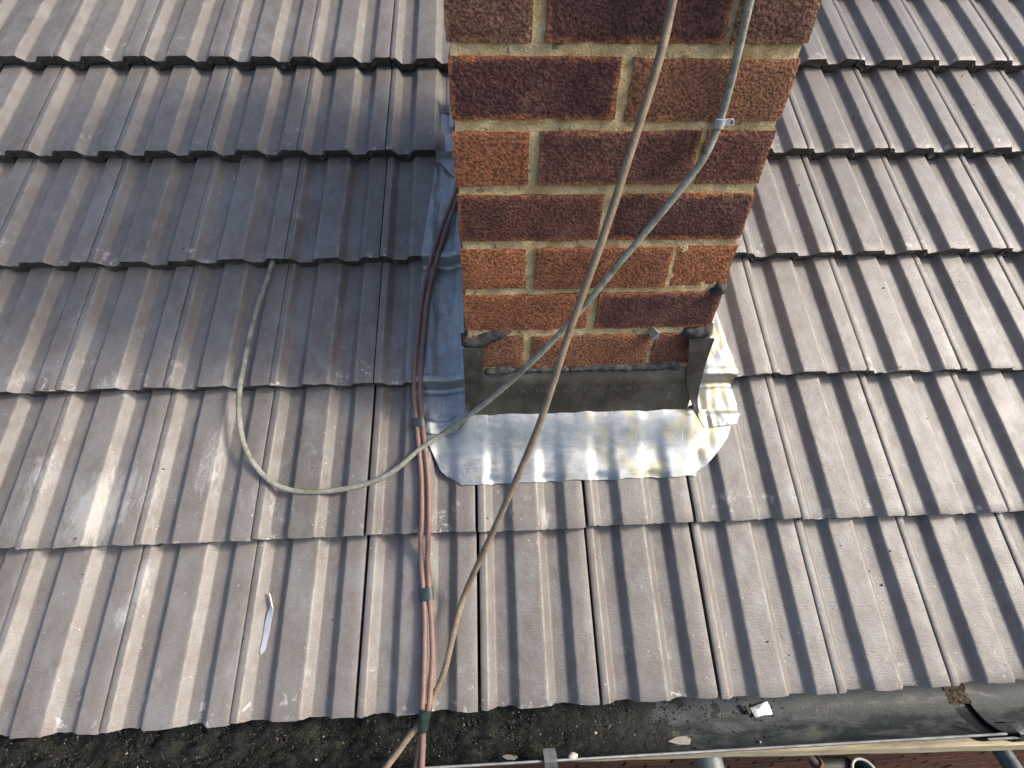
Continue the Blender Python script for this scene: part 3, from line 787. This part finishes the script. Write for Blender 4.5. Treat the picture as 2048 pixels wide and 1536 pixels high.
mb = MB(); mb.tube([Vector((-1.98, GY-GR-.0008, GZ+.0005)), Vector((GXE+.012, GY-GR-.0008, GZ+.0005))], .0018, 10)
LIPM = mat_plain('worn_gutter_lip', (.12, .13, .135), .42, 0, .35, 50)
adopt(mb.build('rim', LIPM, None, 180), gut)
mb = MB(); mb.tube([Vector((GXE+.034, GY-GR-.001, GZ+.001)), Vector((4.08, GY-GR-.001, GZ+.001))], .0030, 10); adopt(mb.build('rim', LIPM, None, 180), gut)
# strap of the joint
def strap(x, wd, ht, m, tilt=0.0, name='strap'):
    mb = MB(); y = GY-GR
    path = [(y+.016, -.012), (y+.012, .002+ht*.6), (y+.004, .004+ht), (y-.004, .004+ht*.9), (y-.009, -.004), (y-.0085, -.020), (y-.002, -.034)]
    for lay, dn in ((0, 0), (1, .0022)):
        for (yy, zz) in path: mb.v += [Vector((x-wd/2+tilt*(yy-y), yy+dn, GZ+zz-dn*.3)), Vector((x+wd/2+tilt*(yy-y), yy+dn, GZ+zz-dn*.3))]
    k = len(path)
    for l in range(2):
        for i in range(k-1):
            b = l*2*k+2*i; mb.f.append((b, b+1, b+3, b+2))
    for i in range(k-1):
        for e in (0, 1): mb.f.append((2*i+e, 2*i+2+e, 2*k+2*i+2+e, 2*k+2*i+e))
    for i in (0, k-1): mb.f.append((2*i, 2*i+1, 2*k+2*i+1, 2*k+2*i))
    adopt(mb.build(name, m, None, 30), gut)
strap(.683, .017, .004, PVC, -.6)
q = on_z(1100, 1512, GZ); strap(q.x, .020, .004, mat_plain('bracket_grey', (.10, .105, .11), .42, 0, .25, 80), -.1, 'bracket')
# dirt in the open joint
mb = MB(); P = []
for i in range(9):
    x = GXE-.002+.040*i/8; r_ = []
    for j in range(25):
        th = math.pi*(1+.5+.47*j/24); rr = GR+.001-.0035*(.5+.6*nz(x, j*.02, 5, 60, 3)); r_.append(Vector((x, GY+rr*math.cos(th), GZ+rr*math.sin(th))))
    P.append(r_)
mb.quadgrid(P)
M = Mat('dry_silt', .95, 0, .1); p = M.wpos(); c = M.mix(M.ramp(M.noise(p, 150, 4, .8), .4, .62), (.040, .030, .020), (.21, .165, .11)); M.color(c); M.bump(M.noise(p, 260, 4, .8), .006, 1.0)
o = mb.build('dry_silt', M.m, None, 60); adopt(o, gut)
# silt bed over the left half and grains on it
mb = MB(); P = []
nxs = 300
def silt_d(x): return .0042*sstep(.05, -.40, x)+.0034*sstep(.28, -.10, x)-.0012-.004*sstep(.24, .33, x)
for i in range(nxs+1):
    x = -2.0+2.35*i/nxs; r_ = []
    for j in range(31):
        th = math.pi*(1.02+.955*j/30); prof_ = math.sin(math.pi*(.02+.955*j/30))
        d_ = silt_d(x)*(.35+1.1*max(0, math.cos(math.pi*(j/30-.64))))*(1+1.3*nz(x, j*.006, 1, 26, 3)+.6*nz(x, j*.006, 4, 120, 2))+.0012*nz(x, j*.006, 9, 30, 3)
        rr = GR-max(-.0016, d_); r_.append(Vector((x, GY+rr*math.cos(th), GZ+rr*math.sin(th))))
    P.append(r_)
mb.quadgrid(P); tag(mb.build('silt', DIRT, None, 180), 'dark wet silt and moss lying in the gutter', kind='stuff')
def grains(name, n, fn, m, rmin, rmax, label, seed):
    rn = random.Random(seed); v = []; f = []
    base = [Vector(q) for q in ((1, 0, 0), (-1, 0, 0), (0, 1, 0), (0, -1, 0), (0, 0, 1), (0, 0, -1))]
    tri = ((0, 2, 4), (2, 1, 4), (1, 3, 4), (3, 0, 4), (2, 0, 5), (1, 2, 5), (3, 1, 5), (0, 3, 5))
    for _ in range(n):
        c_ = fn(rn)
        if c_ is None: continue
        r_ = rmin+(rmax-rmin)*rn.random()**3; E_ = Matrix.Rotation(rn.random()*6.3, 3, Vector((rn.random()-.5, rn.random()-.5, rn.random()-.5)).normalized())
        sc = Vector((1, rn.uniform(.5, 1), rn.uniform(.35, .8))); b = len(v)
        for q in base: v.append(c_+E_ @ Vector((q.x*sc.x, q.y*sc.y, q.z*sc.z))*r_*rn.uniform(.8, 1.2))
        f += [tuple(b+t for t in tt) for tt in tri]
    o = put(name, v, f, m); tag(o, label, kind='stuff'); return o
def in_gut(rn, spread=1.0):
    x = -1.3+1.75*rn.random()
    if x > .345: return None
    if rn.random() > .25+.75*sstep(.30, -.25, x): return None
    a = 1.07+.85*min(1, max(0, .62+.42*(rn.random()+rn.random()-1)*spread)); th = math.pi*a
    rr = GR-max(0, silt_d(x))*(.5+.9*max(0, math.cos(math.pi*((a-1.02)/.955-.64)))); return Vector((x, GY+rr*math.cos(th), GZ+rr*math.sin(th)))
GRD = mat_plain('dark_grit', (.020, .020, .018), .9, 0, .5, 300); GRP = mat_plain('pale_grit', (.26, .24, .18), .85, 0, .4, 300); GRG = mat_plain('moss_grit', (.050, .056, .034), .95, 0, .4, 300)
grains('grit', 9000, in_gut, GRD, .0009, .0034, 'dark grit and moss crumbs in the gutter', 3)
grains('grit', 900, in_gut, GRG, .0009, .0030, 'green brown moss crumbs in the gutter', 4)
grains('grit', 900, in_gut, GRP, .0007, .0026, 'pale grit scattered in the gutter silt', 5)
# fascia and soffit
fa = empty('fascia', (0, -.325, -.62)); tag(fa, 'painted fascia and soffit boards under the tile eaves', 'fascia')
mb = MB(); mb.box((1.05, -.331, -.570), (6.0, .018, .17)); adopt(mb.build('fascia_board', PAINT), fa)
mb = MB(); mb.box((1.05, -.238, -.664), (6.0, .20, .010)); adopt(mb.build('soffit_board', PAINT), fa)

# ------------------------------------------------------------------ brick wall of the house, far down under the eaves
WY = -.137
MW = Mat('wall_mortar', .95, 0, .1); p = MW.wpos(); MW.color(MW.gray((.16, .13, .085), MW.ramp(MW.noise(p, 60, 4), .3, .7, .7, 1.2)))
mb = MB(); mb.box((1.07, WY+.061, -2.93), (5.98, .10, 4.53)); wall = mb.build('house_wall', MW.m)
tag(wall, 'shade-darkened red brick house wall far below the eaves, behind the scaffold tubes', 'wall')
WB = mat_brick('shaded_wall_brick', .42)  # brick colour scaled down to paint in the shade under the eaves
def wall_brick_mesh(L):
    mb = MB(); mb.box((0, 0, 0), (L, .1025, .065)); me = bpy.data.meshes.new('brick'); me.from_pydata([tuple(v) for v in mb.v], [], mb.f)
    a = me.attributes.new('edge', 'FLOAT', 'POINT'); a.data.foreach_set('value', [.55]*8)
    bm = bmesh.new(); bm.from_mesh(me); bmesh.ops.recalc_face_normals(bm, faces=bm.faces); bmesh.ops.bevel(bm, geom=bm.edges[:], offset=.003, segments=1, affect='EDGES'); bm.to_mesh(me); bm.free()
    me.materials.append(WB); return me
wm = wall_brick_mesh(.2145); rn = random.Random(31)
stuffb = MB()
for c_ in range(58):
    z = -.705-.075*c_
    for i in range(-9, 17):
        x = .30+i*.2245+(c_ % 2)*.112
        dz = rn.uniform(-.001, .001); dy = rn.uniform(-.002, .002)
        if -1.35 > z > -2.75 and -.25 < x < 2.05:
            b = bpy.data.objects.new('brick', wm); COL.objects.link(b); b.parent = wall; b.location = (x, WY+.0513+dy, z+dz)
            b.color = (rn.uniform(.3, 1), rn.uniform(.1, .6), 0, 1)
        else: stuffb.box((x, WY+.0513+dy, z+dz), (.2145, .1025, .065))
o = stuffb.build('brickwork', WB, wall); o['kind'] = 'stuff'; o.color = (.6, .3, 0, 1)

# ------------------------------------------------------------------ scaffold under the eaves
ZB = -.600
a_, b_ = on_z(1500, 1504, ZB), on_z(1976, 1492, ZB); dr = (b_-a_).normalized(); nrm = Vector((-dr.y, dr.x, 0))
mb = MB(); A = a_-dr*.42; B = a_+dr*1.6
bd = empty('scaffold_board', A); tag(bd, 'pale timber scaffold board lying just outside the gutter', 'plank')
def board(A, B, wd, th):
    mb = MB(); n = 60
    for i in range(n+1):
        c_ = A+(B-A)*i/n; wv = .0012*nz(i*.3, 0, 0, 1.0, 2)
        mb.v += [c_+Vector((0, wv, 0)), c_+nrm*wd, c_+nrm*wd-Vector((0, 0, th)), c_+Vector((0, wv*1.5, -th+.001*nz(i*.5, 2, 0, 1)))]
    for i in range(n):
        for j in range(4): mb.f.append((4*i+j, 4*i+(j+1) % 4, 4*i+4+(j+1) % 4, 4*i+4+j))
    mb.f += [(0, 1, 2, 3), (4*n, 4*n+1, 4*n+2, 4*n+3)]
    return mb
adopt(board(A, B, .17, .036).build('timber', WOOD), bd)
TUBES = 'scaffold tubes under the eaves'
def ptube(name, A, B, r, m, label, cat='scaffold tube', opened=True):
    """hollow scaffold tube with a wall one can see at its open end"""
    root = empty(name, A); mb = MB(); ax = (B-A).normalized(); a = ax.orthogonal().normalized(); b = ax.cross(a); sg = 28
    for (p_, rr) in ((B, r), (A, r), (A, r-.004), (A+(B-A)*.9, r-.004)):
        for j in range(sg):
            t = 2*math.pi*j/sg; mb.v.append(p_+(a*math.cos(t)+b*math.sin(t))*rr)
    for i in range(3):
        for j in range(sg): mb.f.append((i*sg+j, i*sg+(j+1) % sg, (i+1)*sg+(j+1) % sg, (i+1)*sg+j))
    mb.f.append(tuple(3*sg+j for j in range(sg)))
    adopt(mb.build('tube', m, None, 40), root); tag(root, label, cat, TUBES); return root
q = on_z(1417, 1521, -.662); ptube('scaffold_tube', Vector((q.x-.0, -.62+.12, -.662)), Vector((q.x, -.145, -.662)), .0242, GALV, 'pale galvanised scaffold tube jutting out under the timber board')
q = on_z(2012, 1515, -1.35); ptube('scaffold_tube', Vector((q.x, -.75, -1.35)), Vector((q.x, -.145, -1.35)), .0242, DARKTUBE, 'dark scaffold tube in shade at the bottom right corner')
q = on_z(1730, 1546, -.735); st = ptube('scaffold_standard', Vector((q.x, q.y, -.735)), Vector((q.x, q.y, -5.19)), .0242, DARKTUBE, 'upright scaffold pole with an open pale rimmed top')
mb = MB(); mb.tube([Vector((q.x+.0222*math.cos(t), q.y+.0222*math.sin(t), -.734)) for t in [2*math.pi*i/32 for i in range(33)]], .0026, 8, False)
adopt(mb.build('rim', mat_plain('worn_zinc_rim', (.48, .46, .38), .6, .3, .35, 250)), st)
# coupler bolt
A, B = on_z(1608, 1500, -.70), on_z(1640, 1534, -.742)
cp = empty('coupler_bolt', B); tag(cp, 'rusty threaded coupler bolt with its nut beside the open pole', 'bolt')
mb = MB(); ax = (B-A); k = 34
mb.tube([A+ax*i/k for i in range(k+1)], lambda t: .0062+.0010*math.sin(t*2*math.pi*17), 10); adopt(mb.build('thread', mat_plain('dark_thread', (.07, .055, .045), .6, .4, .3, 150), None, 60), cp)
mb = MB(); mb.tube([A+ax*.72, A+ax*.96], .0125, 6); adopt(mb.build('nut', RUST), cp)
mb = MB(); c_ = A+ax*1.1+Vector((.012, .004, -.006)); mb.tube([c_+Vector((-.012, 0, 0)), c_+Vector((.05, .0, -.004))], .015, 12); adopt(mb.build('coupler', mat_plain('coupler_steel', (.05, .046, .042), .6, .4, .3, 120), None, 40), cp)

# ------------------------------------------------------------------ loose bits
# lead strip on the tiles
def T_(x, y, rise=.0):                        # on the tile itself
    n = -.012
    for _ in range(5):
        u, s = on_roof(x, y, n); b, r = tile_n(u, s); n = b+prof((u-TX0) % TW)+rise
    return rp(u, s, n)
path = [T_(538, 1186, .009), T_(541, 1200, .008), T_(542, 1218, .006), T_(537, 1240, .0035), T_(532, 1270, .0018), T_(528, 1290, .0018), T_(522, 1310, .0018)]
pp = catmull(path, 6); mb = MB(); k = len(pp)
for i, p_ in enumerate(pp):
    t = i/(k-1); hw2 = .0030+.0020*math.sin(min(1, t*1.3)*math.pi*.8); hw2 *= 1 if t < .93 else max(.08, (1-t)/.07)
    tw_ = interp([(0, 1.1), (.25, 1.0), (.4, .25), (1, -.1)], t); sd_ = X_*math.cos(tw_)+N_*math.sin(tw_)
    for lay in (0, 1):
        nn = (N_*math.cos(tw_)-X_*math.sin(tw_))*(-.0011*lay); mb.v += [p_-sd_*hw2+nn, p_+sd_*hw2+nn]
for i in range(k-1):
    b = 4*i; mb.f += [(b, b+1, b+5, b+4), (b+2, b+6, b+7, b+3), (b, b+4, b+6, b+2), (b+1, b+3, b+7, b+5)]
mb.f += [(0, 2, 3, 1), (4*k-4, 4*k-3, 4*k-1, 4*k-2)]
SHINY = mat_plain('fresh_cut_lead', (.36, .38, .40), .34, .85, .15, 120)
tag(mb.build('lead_strip', mat_plain('silver_lead', (.58, .60, .62), .42, .55, .12, 120), None, 40), 'thin twisted lead offcut strip lying on a lower left tile', 'offcut')
def gpt(x, y, lift=.0):                        # a point on the inside of the gutter seen at this pixel
    d = ray(x, y); t = .5
    while t < 1.6:
        P_ = CAM+d*t
        if P_.z < GZ+.004 and math.hypot(P_.y-GY, P_.z-GZ) > GR-.0005-lift and P_.z < GZ+.002 and abs(P_.y-GY) < GR: return P_
        t += .0006
    return CAM+d*.75
def patch(name, pix, m, label, cat, lift=.003, th=.0015, bend=0.0):
    P_ = [gpt(x, y, lift) for x, y in pix]; c_ = sum(P_, Vector())/len(P_); n_ = (P_[1]-P_[0]).cross(P_[2]-P_[0]).normalized()
    if n_.z < 0: n_ = -n_
    mb = MB(); k = len(P_)
    for lay in (0, 1):
        for p_ in P_: mb.v.append(p_-n_*th*lay)
    mb.v += [c_+n_*bend, c_+n_*(bend-th)]
    for j in range(k):
        j2 = (j+1) % k; mb.f += [(j, j2, 2*k), (k+j2, k+j, 2*k+1), (j, k+j, k+j2, j2)]
    return tag(mb.build(name, m, None, 30), label, cat)
patch('lead_offcut', [(1499, 1416), (1515, 1409), (1534, 1403), (1539, 1412), (1545, 1428), (1530, 1430), (1512, 1435), (1506, 1427)], SHINY, 'square scrap of bright lead lying in the gutter', 'offcut', .006, .0022, .0025)
mb = MB(); A, B = gpt(1488, 1411, .006), gpt(1498, 1427, .006); mb.tube(catmull([A, (A+B)/2+Vector((.001, 0, .001)), B], 4), .0035, 6)
tag(mb.build('twig', mat_plain('grey_bark', (.10, .085, .065), .9, 0, .4, 200, .002)), 'short dark twig beside the square lead scrap', 'twig')
patch('leaf', [(1003, 1512), (1015, 1509), (1032, 1510), (1036, 1514), (1028, 1519), (1012, 1518)], LEAF, 'pale dry leaf left of the gutter bracket', 'leaf', .002, .0008)
patch('leaf', [(1388-52, 1483), (1352, 1474), (1372, 1472), (1382, 1478), (1380, 1488), (1360, 1489)], LEAF, 'ragged grey flake lying in the gutter below the tiles', 'flake', .002, .001)
def stone(x, y, r, label, m=STONE, sq=(1, .8, .6), seed=1):
    c_ = gpt(x, y, r*.6); bm = bmesh.new(); bmesh.ops.create_icosphere(bm, subdivisions=2, radius=1)
    for v in bm.verts: v.co = Vector((v.co.x*sq[0], v.co.y*sq[1], v.co.z*sq[2]))*r*(1+.3*nz(v.co.x+seed, v.co.y, v.co.z, 1.3))
    me = bpy.data.meshes.new('pebble'); bm.to_mesh(me); bm.free(); me.shade_smooth(); me.materials.append(m)
    o = bpy.data.objects.new('pebble', me); o.location = c_; COL.objects.link(o); tag(o, label, 'pebble', 'pebbles in the gutter'); return o
stone(1146, 1512, .0072, 'rounded pale pebble right of the gutter bracket', LEAF, (1, .75, .4), 3)
stone(785, 1484, .0062, 'pale pebble in dark silt beside the beige cable', STONE, (1, .7, .6), 5)
stone(1520, 1484, .0022, 'tiny cream pebble by the gutter rim', STONE, (1, 1, 1), 8)
stone(1493, 1425, .0036, 'brown crumb beside the square lead scrap', RUST, (.8, 1, .8), 11)
stone(1191, 1466, .0028, 'small whitish pebble in the middle of the gutter', STONE, (1, .8, .7), 13)
# crumbs on the tiles
rn = random.Random(77); spots = [(1789, 899), (1543, 769), (1925, 560), (1616, 615), (1949, 565), (1324, 1183), (1351, 1199), (1358, 1265), (1755, 1145), (1735, 1097), (1838, 1337), (1325, 1082), (50, 715), (403, 178), (880, 1047), (945, 1230), (1700, 1002), (1655, 700), (1780, 800)]
v = []
def crumb_at(rn_, it=iter(spots+[(rn.uniform(0, 2040), rn.uniform(100, 1350)) for _ in range(170)])):
    x, y = next(it); u, s = on_roof(x, y, -.012)
    if abs(u) < .33 and -.14 < s < .8: return None
    b, r = tile_n(u, s); return rp(u, s, b+prof((u-TX0) % TW)+.0006)
grains('crumbs', 189, crumb_at, BARK, .0006, .0030, 'dark crumbs of mortar and bark scattered over the tiles', 9)
